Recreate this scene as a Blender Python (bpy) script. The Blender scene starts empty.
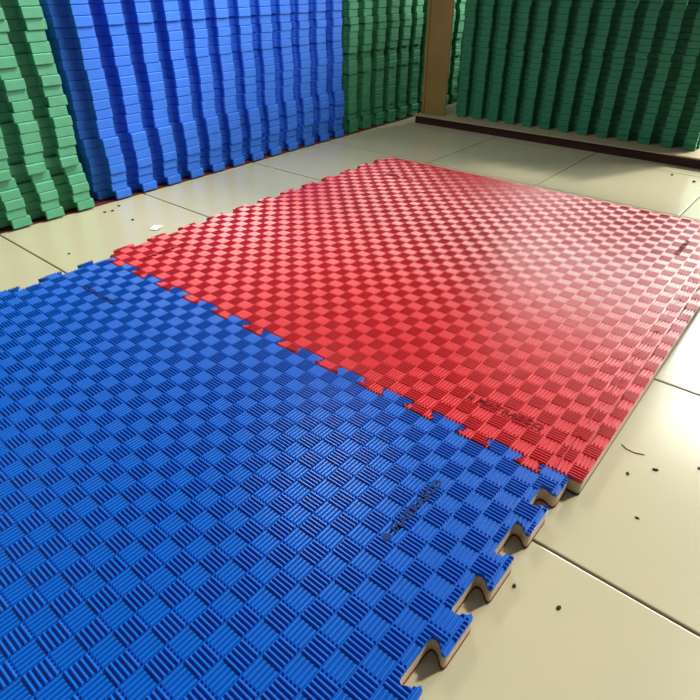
import bpy, bmesh, math, random
from mathutils import Matrix, Vector
from mathutils.geometry import tessellate_polygon
random.seed(7)
C = bpy.context.scene.collection
sc = bpy.context.scene
S = 1/12            # one jigsaw pitch = 1/12 m; all sizes below are in pitches
TH = 0.3            # thickness of the mats on the floor
def V3(x, y, z): return Vector((x*S, y*S, (z+TH)*S))     # z = 0 is the top of the mats

# ---------------------------------------------------------------- camera
pit, roll, yaw = 0.58276, -0.00336, 2.26703
fw = Vector((math.cos(yaw)*math.cos(pit), math.sin(yaw)*math.cos(pit), -math.sin(pit)))
rt = Vector((math.sin(yaw), -math.cos(yaw), 0)); up = rt.cross(fw)
r2 = rt*math.cos(roll)+up*math.sin(roll); u2 = r2.cross(fw)
cd = bpy.data.cameras.new('camera'); cam = bpy.data.objects.new('camera', cd); C.objects.link(cam)
M = Matrix((r2, u2, -fw)).transposed().to_4x4(); M.translation = V3(13.2976, -6.2559, 5.9075)
cam.matrix_world = M
cd.sensor_width = 36; cd.lens = 36*568.2/700; cd.clip_start = 0.01
sc.camera = cam
# ---------------------------------------------------------------- light
sc.view_settings.view_transform = 'Standard'; sc.view_settings.look = 'None'
sc.view_settings.gamma = 1; sc.view_settings.use_curve_mapping = False
sc.view_settings.exposure = 0.22
w = bpy.data.worlds.new('daylight'); sc.world = w; w.use_nodes = True
bg = w.node_tree.nodes['Background']; bg.inputs[0].default_value = (0.93, 0.97, 1.0, 1); bg.inputs[1].default_value = 0.12
def area(name, loc, target, sx, sy, power, col):
    l = bpy.data.lights.new(name, 'AREA'); l.shape = 'RECTANGLE'; l.size = sx*S; l.size_y = sy*S
    l.energy = power; l.color = col
    o = bpy.data.objects.new(name, l); C.objects.link(o); o.location = V3(*loc)
    d = V3(*target)-V3(*loc); o.rotation_euler = d.to_track_quat('-Z', 'Y').to_euler(); return o
area('doorway_daylight', (16.5, 30.5, 10), (16.5, 20, 10), 11.6, 19.4, 62, (1.0, 0.99, 0.95))
area('high_window_daylight', (4, 30.8, 10.6), (6, 12, 3), 12.4, 5, 34, (1.0, 0.99, 0.95))
area('left_fill_light', (0.5, 7.5, 13.5), (-3, 2.5, 0), 4, 4, 9.5, (0.95, 1.0, 0.93))  # added fill light, unseen, brightens the floor by the left stacks
sun = bpy.data.lights.new('sun', 'SUN'); sun.energy = 3.2; sun.angle = math.radians(5); sun.color = (1, .97, .88)
so = bpy.data.objects.new('sun', sun); C.objects.link(so)
so.rotation_euler = (-Vector((0.42, 0.91, 0.98))).to_track_quat('-Z', 'Y').to_euler()

# ---------------------------------------------------------------- materials
def mat(name, col, rough=0.5, spec=0.5, noise=0.0, nscale=40, bump=0.0, bscale=200, col2=None):
    m = bpy.data.materials.new(name); m.use_nodes = True; n = m.node_tree.nodes; L = m.node_tree.links
    b = n['Principled BSDF']; b.inputs['Roughness'].default_value = rough
    b.inputs['Specular IOR Level'].default_value = spec
    tc = n.new('ShaderNodeTexCoord')
    nz = n.new('ShaderNodeTexNoise'); nz.inputs['Scale'].default_value = nscale; nz.inputs['Detail'].default_value = 4
    L.new(tc.outputs['Object'], nz.inputs['Vector'])
    mx = n.new('ShaderNodeMix'); mx.data_type = 'RGBA'
    mx.inputs['A'].default_value = (*col, 1)
    c2 = col2 or tuple(c*(1-noise) for c in col)
    mx.inputs['B'].default_value = (*c2, 1)
    L.new(nz.outputs['Fac'], mx.inputs['Factor']); L.new(mx.outputs['Result'], b.inputs['Base Color'])
    if bump:
        n2 = n.new('ShaderNodeTexNoise'); n2.inputs['Scale'].default_value = bscale; n2.inputs['Detail'].default_value = 3
        L.new(tc.outputs['Object'], n2.inputs['Vector'])
        bp = n.new('ShaderNodeBump'); bp.inputs['Strength'].default_value = bump; bp.inputs['Distance'].default_value = 0.002
        L.new(n2.outputs['Fac'], bp.inputs['Height']); L.new(bp.outputs['Normal'], b.inputs['Normal'])
    return m
BLUE = mat('blue_foam', (0.0, 0.11, 0.54), 0.33, 0.5, 0.15, 30)
RED = mat('red_foam', (0.60, 0.010, 0.022), 0.30, 0.75, 0.12, 30)
BLUE_LETTERS = mat('blue_lettering', (0.003, 0.02, 0.12), 0.7, 0.2)  # darker blue for the raised letters
RED_LETTERS = mat('red_lettering', (0.20, 0.004, 0.008), 0.8, 0.1)  # darker red for the raised letters
CREAM = mat('cream_foam_core', (0.62, 0.50, 0.34), 0.75, 0.3, 0.15, 60, 0.25, 400)
MAROON = mat('maroon_foam', (0.17, 0.025, 0.012), 0.7, 0.3)
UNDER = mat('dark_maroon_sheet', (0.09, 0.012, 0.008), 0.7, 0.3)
STEP = mat('step_tile', (0.40, 0.32, 0.19), 0.35, 0.4, 0.15, 8)
DARKG = mat('dark_green_foam', (0.02, 0.05, 0.045), 0.7, 0.3)
SBLUE = mat('blue_foam_edge', (0.030, 0.17, 0.75), 0.65, 0.3, 0.25, 25, 0.3, 500)
SGREEN = mat('green_foam_edge', (0.10, 0.38, 0.215), 0.65, 0.3, 0.3, 25, 0.3, 500)
SGREEN2 = mat('deep_green_foam_edge', (0.05, 0.26, 0.12), 0.65, 0.3, 0.3, 25, 0.3, 500)
SGREEN3 = mat('pine_green_foam_edge', (0.04, 0.25, 0.13), 0.65, 0.3, 0.3, 25, 0.3, 500)
TILE = mat('ceramic_tile', (0.47, 0.42, 0.275), 0.20, 0.6, 0, 7, 0.03, 60, (0.41, 0.385, 0.26))
GROUT = mat('dark_grout', (0.10, 0.085, 0.05), 0.8, 0.2)
WALL = mat('painted_plaster', (0.62, 0.60, 0.50), 0.85, 0.2, 0.08, 5)
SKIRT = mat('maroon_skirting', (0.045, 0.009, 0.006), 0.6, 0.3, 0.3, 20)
WOOD = mat('brown_board', (0.36, 0.22, 0.07), 0.6, 0.3, 0.35, 12)
CRUMB = mat('dark_crumb', (0.03, 0.022, 0.015), 0.8, 0.2)
STRAW = mat('straw', (0.30, 0.22, 0.10), 0.7, 0.2)
PAPER = mat('white_paper', (0.85, 0.86, 0.78), 0.7, 0.2)

# ---------------------------------------------------------------- mesh helpers
def link(name, me, m, parent=None):
    o = bpy.data.objects.new(name, me); C.objects.link(o)
    if m: me.materials.clear(); me.materials.append(m)
    if parent: o.parent = parent
    return o
def tag(o, label, cat, group=None):
    o['label'] = label; o['category'] = cat
    if group: o['group'] = group
    return o
def struct(name, me, m):
    o = link(name, me, m); o['kind'] = 'structure'; return o
def mesh(name, vs, fs):
    me = bpy.data.meshes.new(name); me.from_pydata(vs, [], fs); me.update(); return me
def boxes(name, bs):
    vs, fs = [], []
    for (x0, x1, y0, y1, z0, z1) in bs:
        k = len(vs)
        vs += [V3(x, y, z) for z in (z0, z1) for x, y in ((x0, y0), (x1, y0), (x1, y1), (x0, y1))]
        fs += [(k+3, k+2, k+1, k), (k+4, k+5, k+6, k+7)] + [(k+i, k+(i+1) % 4, k+4+(i+1) % 4, k+4+i) for i in range(4)]
    return mesh(name, vs, fs)
def bevel(me, wdt, seg=2):
    bm = bmesh.new(); bm.from_mesh(me)
    bmesh.ops.bevel(bm, geom=bm.edges[:], offset=wdt*S, segments=seg, affect='EDGES', profile=0.6)
    bm.to_mesh(me); bm.free(); return me
def prism(name, pts, z0, z1, bev=0.0):
    """closed outline (ccw) extruded from z0 to z1, with an optional softened rim"""
    bm = bmesh.new()
    rings = []
    if bev:
        ins = offset(pts, -bev)
        lv = [(ins, z0), (pts, z0+bev), (pts, z1-bev), (ins, z1)]
    else: lv = [(pts, z0), (pts, z1)]
    for P, z in lv: rings.append([bm.verts.new(V3(x, y, z)) for x, y in P])
    n = len(pts)
    for a, b in zip(rings, rings[1:]):
        for i in range(n): bm.faces.new((a[i], a[(i+1) % n], b[(i+1) % n], b[i]))
    for ring, P in ((rings[0], lv[0][0]), (rings[-1], lv[-1][0])):
        for t in tessellate_polygon([[Vector((x, y, 0)) for x, y in P]]):
            try: bm.faces.new([ring[i] for i in t])
            except ValueError: pass
    bmesh.ops.recalc_face_normals(bm, faces=bm.faces[:])
    me = bpy.data.meshes.new(name); bm.to_mesh(me); bm.free(); return me
def offset(pts, d):
    n = len(pts); out = []
    for i in range(n):
        a, b, c = Vector(pts[i-1]), Vector(pts[i]), Vector(pts[(i+1) % n])
        e1, e2 = (b-a).normalized(), (c-b).normalized()
        nn = Vector((e1.y+e2.y, -e1.x-e2.x))
        nn = nn.normalized() if nn.length > 1e-6 else Vector((e1.y, -e1.x))
        out.append((b.x+nn.x*d, b.y+nn.y*d))
    return out
TAB = [(-1.20, 0), (-0.80, 0.0), (-0.66, 0.06), (-0.62, 0.22), (-0.70, 0.45), (-0.93, 0.72), (-1.0, 0.86), (-0.93, 1.0)]
TAB = TAB + [(-x, y) for x, y in reversed(TAB)]
def edge(centres, half, depth, lo, hi):
    """points (t, d) of a jigsaw edge from t=lo to t=hi, tabs stand out by depth"""
    out = [(lo, 0)]
    for c in centres:
        h = half
        if isinstance(c, tuple): c, h = c
        for x, y in TAB:
            t = c+x*h
            if abs(x) > 1.1: continue
            out.append((t, y*depth))
    out.append((hi, 0)); return out
def chaikin(p, closed=True):
    q = []
    for i in range(len(p)):
        a, b = p[i], p[(i+1) % len(p)]
        d = math.hypot(a[0]-b[0], a[1]-b[1]); k = min(0.25, 0.03/max(d, 1e-6))
        q.append((a[0]+(b[0]-a[0])*k, a[1]+(b[1]-a[1])*k)); q.append((b[0]-(b[0]-a[0])*k, b[1]-(b[1]-a[1])*k))
    return q
def clean(p):
    out = []
    for q in p:
        if not out or math.hypot(q[0]-out[-1][0], q[1]-out[-1][1]) > 1e-4: out.append(q)
    if math.hypot(out[0][0]-out[-1][0], out[0][1]-out[-1][1]) < 1e-4: out.pop()
    return out
def boolean(a, b, op):
    m = a.modifiers.new('b', 'BOOLEAN'); m.object = b; m.operation = op
    try: m.solver = 'MANIFOLD'
    except Exception: m.solver = 'EXACT'
    dg = bpy.context.evaluated_depsgraph_get(); dg.update()
    me = bpy.data.meshes.new_from_object(a.evaluated_get(dg)); a.modifiers.clear(); return me

# ---------------------------------------------------------------- room
xl = [-17.5, -13.5, -8.9, -4.36, 0.855, 5.40, 10.15, 14.9, 19.6, 24.3, 29]
yl = [-14.5, -10.3, -5.6, -0.865, 3.914, 8.89, 13.30, 18.1, 22.8, 27.6, 32]
g = 0.022
bs = [(xl[i]+g, xl[i+1]-g, yl[j]+g, yl[j+1]-g, -TH-0.1, -TH) for i in range(len(xl)-1) for j in range(len(yl)-1)]
fl = bevel(boxes('floor', bs), 0.018, 2)
floor = struct('floor', fl, TILE)
fl.materials.append(GROUT)
bm = bmesh.new(); bm.from_mesh(fl)                      # the grout bed shows between the tiles
q = bm.faces.new([bm.verts.new(V3(x, y, -TH-0.04)) for x, y in ((-17.5, -14.5), (29, -14.5), (29, 32), (-17.5, 32))]); q.material_index = 1
R = Matrix.Rotation(-0.010, 4, 'Z')
for v in bm.verts: v.co = R @ v.co
bm.to_mesh(fl); bm.free()
struct('wall_left', boxes('wall_left', [(-18.5, -17.3, -14, 33, -TH, 28)]), WALL)
struct('wall_back', boxes('wall_back', [(-18.5, 10.6, 31.2, 32.2, -TH, 8), (-18.5, -2.2, 31.2, 32.2, 8, 20), (-2.2, 10.6, 31.2, 32.2, 13.2, 20), (22.4, 29, 31.2, 32.2, -TH, 20), (-18.5, 29, 31.2, 32.2, 20, 28)]), WALL)

# raised step along the back wall
st = bpy.data.objects.new('raised_step', None); C.objects.link(st)
st.location = V3(-3.5, 19.05, -TH); st['kind'] = 'structure'; st.name = 'trim_1'
def under(o, root):
    o.parent = root; o.matrix_parent_inverse = Matrix.Translation(root.location).inverted(); return o
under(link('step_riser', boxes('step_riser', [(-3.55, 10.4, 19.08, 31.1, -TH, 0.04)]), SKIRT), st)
under(link('step_top', bevel(boxes('step_top', [(-3.6, 10.45, 19.0, 31.1, 0.04, 0.10)]), 0.012), STEP), st)

# ---------------------------------------------------------------- the two mats on the floor
c = 2/7
def ridges(x0, x1, y0, y1, oy):
    """raised ribs, laid crosswise in every other square"""
    vs, fs = [], []; n = 5; p = c/n; hb, hm, ht = 0.0205, 0.0150, 0.0060; zb, zm, zt = -0.042, -0.010, 0.0
    i0, i1 = math.floor((x0+.05)/c), math.ceil((x1+.05)/c); j0, j1 = math.floor((y0-oy)/c), math.ceil((y1-oy)/c)
    for i in range(i0, i1):
        for j in range(j0, j1):
            X, Y = i*c-.05, j*c+oy
            for k in range(n):
                m_ = (k+.5)*p; a, b = 0.008, c-0.008
                k0 = len(vs)
                if (i+j) % 2 == 0: f = lambda l, s, z: V3(X+l, Y+m_+s, z); fl_ = False
                else: f = lambda l, s, z: V3(X+m_-s, Y+l, z)
                e = 0.012
                vs += [f(a, -hb, zb), f(b, -hb, zb), f(b, hb, zb), f(a, hb, zb), f(a+e*.4, -hm, zm), f(b-e*.4, -hm, zm), f(b-e*.4, hm, zm), f(a+e*.4, hm, zm), f(a+e, -ht, zt), f(b-e, -ht, zt), f(b-e, ht, zt), f(a+e, ht, zt)]
                fs += [(k0+3, k0+2, k0+1, k0), (k0+8, k0+9, k0+10, k0+11)] + [(k0+r+q, k0+r+(q+1) % 4, k0+r+4+(q+1) % 4, k0+r+4+q) for q in range(4) for r in (0, 4)]
    return mesh('ribs', vs, fs)
def foam_piece(root, pts, colour, bottom, oy):
    xs = [p[0] for p in pts]; ys = [p[1] for p in pts]
    rb = bpy.data.objects.new('tmp_a', ridges(min(xs), max(xs), min(ys), max(ys), oy)); C.objects.link(rb)
    cut = bpy.data.objects.new('tmp_b', prism('cut', offset(pts, -0.004), -0.5, 0.5)); C.objects.link(cut)
    rib = boolean(rb, cut, 'INTERSECT')
    slab = prism('slab', pts, -0.065, -0.037)
    bm = bmesh.new(); bm.from_mesh(slab); bm.from_mesh(rib)
    me = bpy.data.meshes.new('top_layer'); bm.to_mesh(me); bm.free()
    bpy.data.objects.remove(rb); bpy.data.objects.remove(cut)
    under(link('top_layer', me, colour), root)
    under(link('core_layer', prism('core_layer', offset(pts, -0.006), -0.262, -0.065), CREAM), root)
    under(link('bottom_layer', prism('bottom_layer', pts, -TH, -0.262), bottom), root)
def empty(name, x, y, z=-TH):
    o = bpy.data.objects.new(name, None); C.objects.link(o); o.location = V3(x, y, z); return o
def lettering(root, txt, x, y, ang, length, tone, label):
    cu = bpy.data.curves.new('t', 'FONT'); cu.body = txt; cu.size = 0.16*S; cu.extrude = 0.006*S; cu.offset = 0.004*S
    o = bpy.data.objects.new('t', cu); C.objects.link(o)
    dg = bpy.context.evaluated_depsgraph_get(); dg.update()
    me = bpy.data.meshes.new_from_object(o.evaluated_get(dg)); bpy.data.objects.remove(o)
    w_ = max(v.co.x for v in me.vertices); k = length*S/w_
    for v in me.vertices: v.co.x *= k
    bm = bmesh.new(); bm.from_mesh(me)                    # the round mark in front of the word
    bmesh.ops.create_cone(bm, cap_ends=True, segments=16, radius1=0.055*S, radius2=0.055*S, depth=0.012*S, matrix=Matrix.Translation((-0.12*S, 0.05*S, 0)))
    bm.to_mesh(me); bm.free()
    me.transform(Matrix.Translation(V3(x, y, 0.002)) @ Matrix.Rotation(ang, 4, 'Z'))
    l = under(link('lettering', me, tone), root); l['label'] = label
H, D = 0.305, 0.215
fc = [0.60]+[i+.56 for i in range(1, 11)]+[(11.45, 0.215)]      # red tabs into the blue mat
def front(gap):                                                  # left -> right, red above, blue below
    e = edge([(q if isinstance(q, tuple) else (q, H)) for q in fc], H, D, 0, 12)
    return e
def narrow(cs, dh): return [(q[0], q[1]-dh) if isinstance(q, tuple) else (q, H-dh) for q in cs]
# red: ccw from the left front corner
red_front = [(t, 0.111-d) for t, d in edge(narrow(fc, .018), H, D-.022, 0.03, 11.775)]
rr = [1.2+k for k in range(10)]+[(11.1, .27)]
red_right = [(11.775+d, t) for t, d in edge(narrow([0.42]+rr[0:10], .01)[1:], H, .20, 0.105, 11.775)]
rbk = [0.75+k for k in range(11)]
red_back = [(t, 11.775+d) for t, d in edge(narrow(rbk, .01), H, .20, 0.03, 11.775)][::-1]
rlf = [0.62+k for k in range(12)]; rlf[-1] = (11.5, 0.2)
red_left = [(0.03-d, t) for t, d in edge(rlf, H, D, 0.105, 11.775)][::-1]
red_pts = chaikin(clean(red_front+red_right+red_back+red_left))
RO = 0.124
red = tag(empty('foam_mat', 6, 6), 'large red ribbed foam mat lying flat on the tiles behind the blue mat', 'mat', None)
foam_piece(red, red_pts, RED, DARKG, RO)
WORD = 'MATRASCO'
lettering(red, WORD, 10.16, 0.78, 0, 1.14, RED_LETTERS, 'dark red lettering in the corner nearest the blue mat')
lettering(red, WORD, 0.97, 0.68, math.pi/2, 1.05, RED_LETTERS, 'dark red lettering beside the left corner')
lettering(red, WORD, 2.2, 10.28, math.pi, 1.0, RED_LETTERS, 'dark red lettering at the far corner')
lettering(red, WORD, 11.05, 10.2, -math.pi/2, 1.0, RED_LETTERS, 'dark red lettering at the right hand edge')
# border strips filling the red mat's right and far edges
sr = [(11.785+d, t) for t, d in edge(rr[0:10], H, .205, 0.125, 12.0)]
strip_r = chaikin(clean([(12.19, 0.125), (12.19, 12.19), (12.01, 12.19)]+sr[::-1]))
s1 = tag(empty('edge_strip', 12.1, 6), 'red border strip with straight cream side along the right edge of the red mat', 'edge strip', 'border strips of the red mat')
foam_piece(s1, strip_r, RED, DARKG, RO)
sb = [(t, 11.785+d) for t, d in edge(rbk, H, .205, 0.03, 12.0)]
strip_b = chaikin(clean(sb+[(12.0, 12.19), (0.03, 12.19)]))
s2 = tag(empty('edge_strip', 6, 12.1), 'red border strip along the far edge of the red mat, facing the green stack', 'edge strip', 'border strips of the red mat')
foam_piece(s2, strip_b, RED, DARKG, RO)
# blue
bl = 0.19
b_top = [(t, 0.093-d) for t, d in edge(fc, H, D-.0, bl, 11.775)]
b_top = [(t, y) for t, y in b_top]
b_top = b_top[:-1]+[(12.02, 0.093), (12.02, -0.30), (11.97, -0.34), (11.87, -0.29), (11.80, -0.29), (11.775, -0.33)]
brc = [-0.89-k*1.0 for k in range(11)]
b_right = [(11.775+d, t) for t, d in edge(sorted(brc), .30, .245, -11.8, -0.40)][::-1]
b_bot = [(t, -11.8-d) for t, d in edge([.5+k for k in range(12)], H, D, bl, 11.775)][::-1]
blc = sorted([(-0.54, .21)]+[(-1.43-k, .29) for k in range(11)])
b_left = [(bl-d, t) for t, d in edge(blc, .29, .22, -11.8, 0.093)]
blue_ccw = clean(b_top[::-1]+b_left[::-1]+b_bot[::-1]+b_right[::-1])
blue_pts = chaikin(blue_ccw)
blue = tag(empty('foam_mat', 6, -6), 'large blue ribbed foam mat lying flat on the tiles in the foreground', 'mat')
foam_piece(blue, blue_pts, BLUE, MAROON, -0.115)
lettering(blue, WORD, 10.70, -2.25, math.pi/2, 1.12, BLUE_LETTERS, 'dark blue lettering running towards the red mat')
lettering(blue, WORD, 2.25, -1.16, math.pi, 1.1, BLUE_LETTERS, 'dark blue lettering near the far left corner')

# ---------------------------------------------------------------- stacks of mats
def stack_mesh(name, k, t, nt=12, half=.285, dep=.38):
    """one plain mat, tabs on the +x side, corner at 0,0, y from 0 to 12 pitches of size k"""
    e = [(0.02-dep+d, tt) for tt, d in edge([(nt-11.295+i, half) for i in range(-1 if nt > 12 else 0, 12)], half, dep, 0, nt)]
    pts = clean(e+[(-12, nt), (-12, 0)])
    pts = [(x*k, y*k) for x, y in pts]
    me = prism(name, pts, 0, t, 0.022)
    me.transform(Matrix.Translation((0, 0, -TH*S)))
    return me
def stack(me, m, loc, rz, n, t, name, word, place, jit=0.05, bow=None):
    proto = None; me = me.copy()
    for i in range(n):
        if proto is None: o = proto = link(name, me, m)
        else: o = proto.copy(); C.objects.link(o)
        dx = random.gauss(0, jit*.55); dy = random.gauss(0, jit*.55)
        if bow: dx += bow(i)[0]; dy += bow(i)[1]
        o.location = V3(loc[0]+dx, loc[1]+dy, loc[2]+i*t); o.rotation_euler = (0, 0, rz+random.gauss(0, .0015))
        pos = ['bottom', 'second from the bottom', 'third from the bottom', 'fourth from the bottom', 'fifth from the bottom', 'sixth from the bottom', 'seventh from the bottom',
               'eighth from the bottom', 'ninth from the bottom', 'tenth from the bottom', 'eleventh from the bottom', 'twelfth from the bottom', 'thirteenth from the bottom', 'fourteenth from the bottom',
               'fifteenth from the bottom', 'sixteenth from the bottom', 'seventeenth from the bottom', 'eighteenth from the bottom', 'nineteenth from the bottom', 'twentieth from the bottom',
               'third from the top', 'second from the top', 'topmost'][i if i < n-3 else 23-(n-i)]
        tag(o, word+' '+pos+' '+place, 'mat', 'mats of the '+place.replace('of the ', ''))
T1 = 0.275
m1 = stack_mesh('stacked_mat', 1.0, T1-0.004)
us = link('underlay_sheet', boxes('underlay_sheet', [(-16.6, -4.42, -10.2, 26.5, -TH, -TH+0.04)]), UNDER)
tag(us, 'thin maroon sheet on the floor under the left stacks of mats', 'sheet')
zb = -TH+0.055
wav = lambda a, ph, l: (lambda i: (a*math.sin(i/l+ph), a*math.cos(i/l*1.3+ph)))
stack(m1, SGREEN, (-4.36, -9.9, zb), 0, 23, T1, 'stacked_mat', 'light green foam mat,', 'of the stack at far left', 0.07, wav(.05, 1, 3))
stack(m1, SBLUE, (-4.38, 2.46, zb), 0, 23, T1, 'stacked_mat', 'blue foam mat,', 'of the long blue stack', 0.035, wav(.03, 0, 3))
stack(m1, SGREEN2, (-4.50, 14.62, zb), 0, 23, T1, 'stacked_mat', 'dark green foam mat,', 'of the stack right of the blue one', 0.05, wav(.03, 2, 3))
T2 = 0.235
m2 = stack_mesh('stacked_mat', 0.855, T2-0.004, 13, .27, .62)
stack(m2, SGREEN3, (-2.08, 19.95, 0.102), -math.pi/2, 23, T2, 'stacked_mat', 'green foam mat,', 'of the stack on the raised step', 0.02)

# brown board standing on the step
bd = tag(empty('wooden_board', -2.68, 19.6, 0.1), 'upright brown wooden board standing on the step between two green stacks', 'board')
under(link('panel', bevel(boxes('panel', [(-3.32, -2.13, 19.5, 19.58, 0.10, 8)]), 0.02), WOOD), bd)
under(link('edge_batten', bevel(boxes('edge_batten', [(-3.44, -3.32, 19.42, 19.95, 0.10, 8)]), 0.02), WOOD), bd)

# ---------------------------------------------------------------- crumbs, straw, scrap
def crumb(name, x, y, r, m, label, cat, group, sx=1.5):
    bm = bmesh.new(); bmesh.ops.create_icosphere(bm, subdivisions=2, radius=r*S)
    for v in bm.verts: v.co *= random.uniform(.75, 1.2); v.co.x *= sx; v.co.z = max(v.co.z*.6, -r*S*.3)
    zmin = min(v.co.z for v in bm.verts)
    for v in bm.verts: v.co.z -= zmin
    me = bpy.data.meshes.new(name); bm.to_mesh(me); bm.free()
    o = link(name, me, m); o.location = V3(x, y, -TH); o.rotation_euler.z = random.uniform(0, 3)
    return tag(o, label, cat, group)
G = 'dark crumbs on the tiles'
for x, y, r, lab in [(12.59, 1.03, .022, 'dark crumb on the tile right of the red mat corner, nearer its strip'),
                     (12.88, 1.37, .028, 'larger dark crumb on the tile right of the red mat corner'),
                     (12.96, .26, .020, 'lone dark crumb in the middle of the front right tile'),
                     (12.14, -1.77, .022, 'dark crumb on the tile beside the tabs of the blue mat'),
                     (12.67, -1.70, .024, 'dark crumb nearest the front on the tile right of the blue mat'),
                     (13.38, 1.82, .022, 'dark crumb on the tile at the right end of the picture'),
                     (8.92, 17.62, .050, 'dark crumb on the sunlit tile near the raised step'),
                     (9.76, 17.21, .060, 'dark crumb on the sunlit tile, right of the other one by the step'),
                     (-3.73, 2.10, .040, 'dark crumb before the gap between green and blue stacks, leftmost'),
                     (-3.66, 2.33, .045, 'dark crumb before the gap between green and blue stacks, middle'),
                     (-3.93, 2.72, .040, 'dark crumb closest to the foot of the blue stack'),
                     (-2.46, 2.29, .040, 'dark crumb between the blue stack and the corner of the red mat'),
                     (-0.47, .47, .030, 'small dark crumb just left of the corner where the mats meet'),
                     (-1.54, -.23, .030, 'small dark crumb on the tile beside the blue mat at left')]:
    crumb('crumb', x, y, r, CRUMB, lab, 'crumb', G)
cu = bpy.data.curves.new('straw', 'CURVE'); cu.dimensions = '3D'; sp = cu.splines.new('POLY'); P = [(12.31, 1.62), (12.40, 1.56), (12.52, 1.55), (12.66, 1.60)]
sp.points.add(3)
for q, (x, y) in zip(sp.points, P): q.co = (*V3(x, y, -TH+.008), 1)
cu.bevel_depth = .007*S; so_ = bpy.data.objects.new('t', cu); C.objects.link(so_)
dg = bpy.context.evaluated_depsgraph_get(); dg.update()
me = bpy.data.meshes.new_from_object(so_.evaluated_get(dg)); bpy.data.objects.remove(so_)
tag(link('straw', me, STRAW), 'thin brown straw on the tile right of the red mat', 'straw')
me = mesh('paper_scrap', [V3(*q) for q in [(-1.40, 2.15, -TH+.01), (-1.12, 2.22, -TH+.03), (-1.08, 2.46, -TH+.12), (-1.30, 2.50, -TH+.05), (-1.42, 2.33, -TH+.07)]], [(0, 1, 2, 3, 4)])
bm = bmesh.new(); bm.from_mesh(me); bmesh.ops.solidify(bm, geom=bm.faces[:], thickness=.012*S); bm.to_mesh(me); bm.free()
tag(link('paper_scrap', me, PAPER), 'small crumpled white paper scrap on the tile beside the red mat', 'paper')
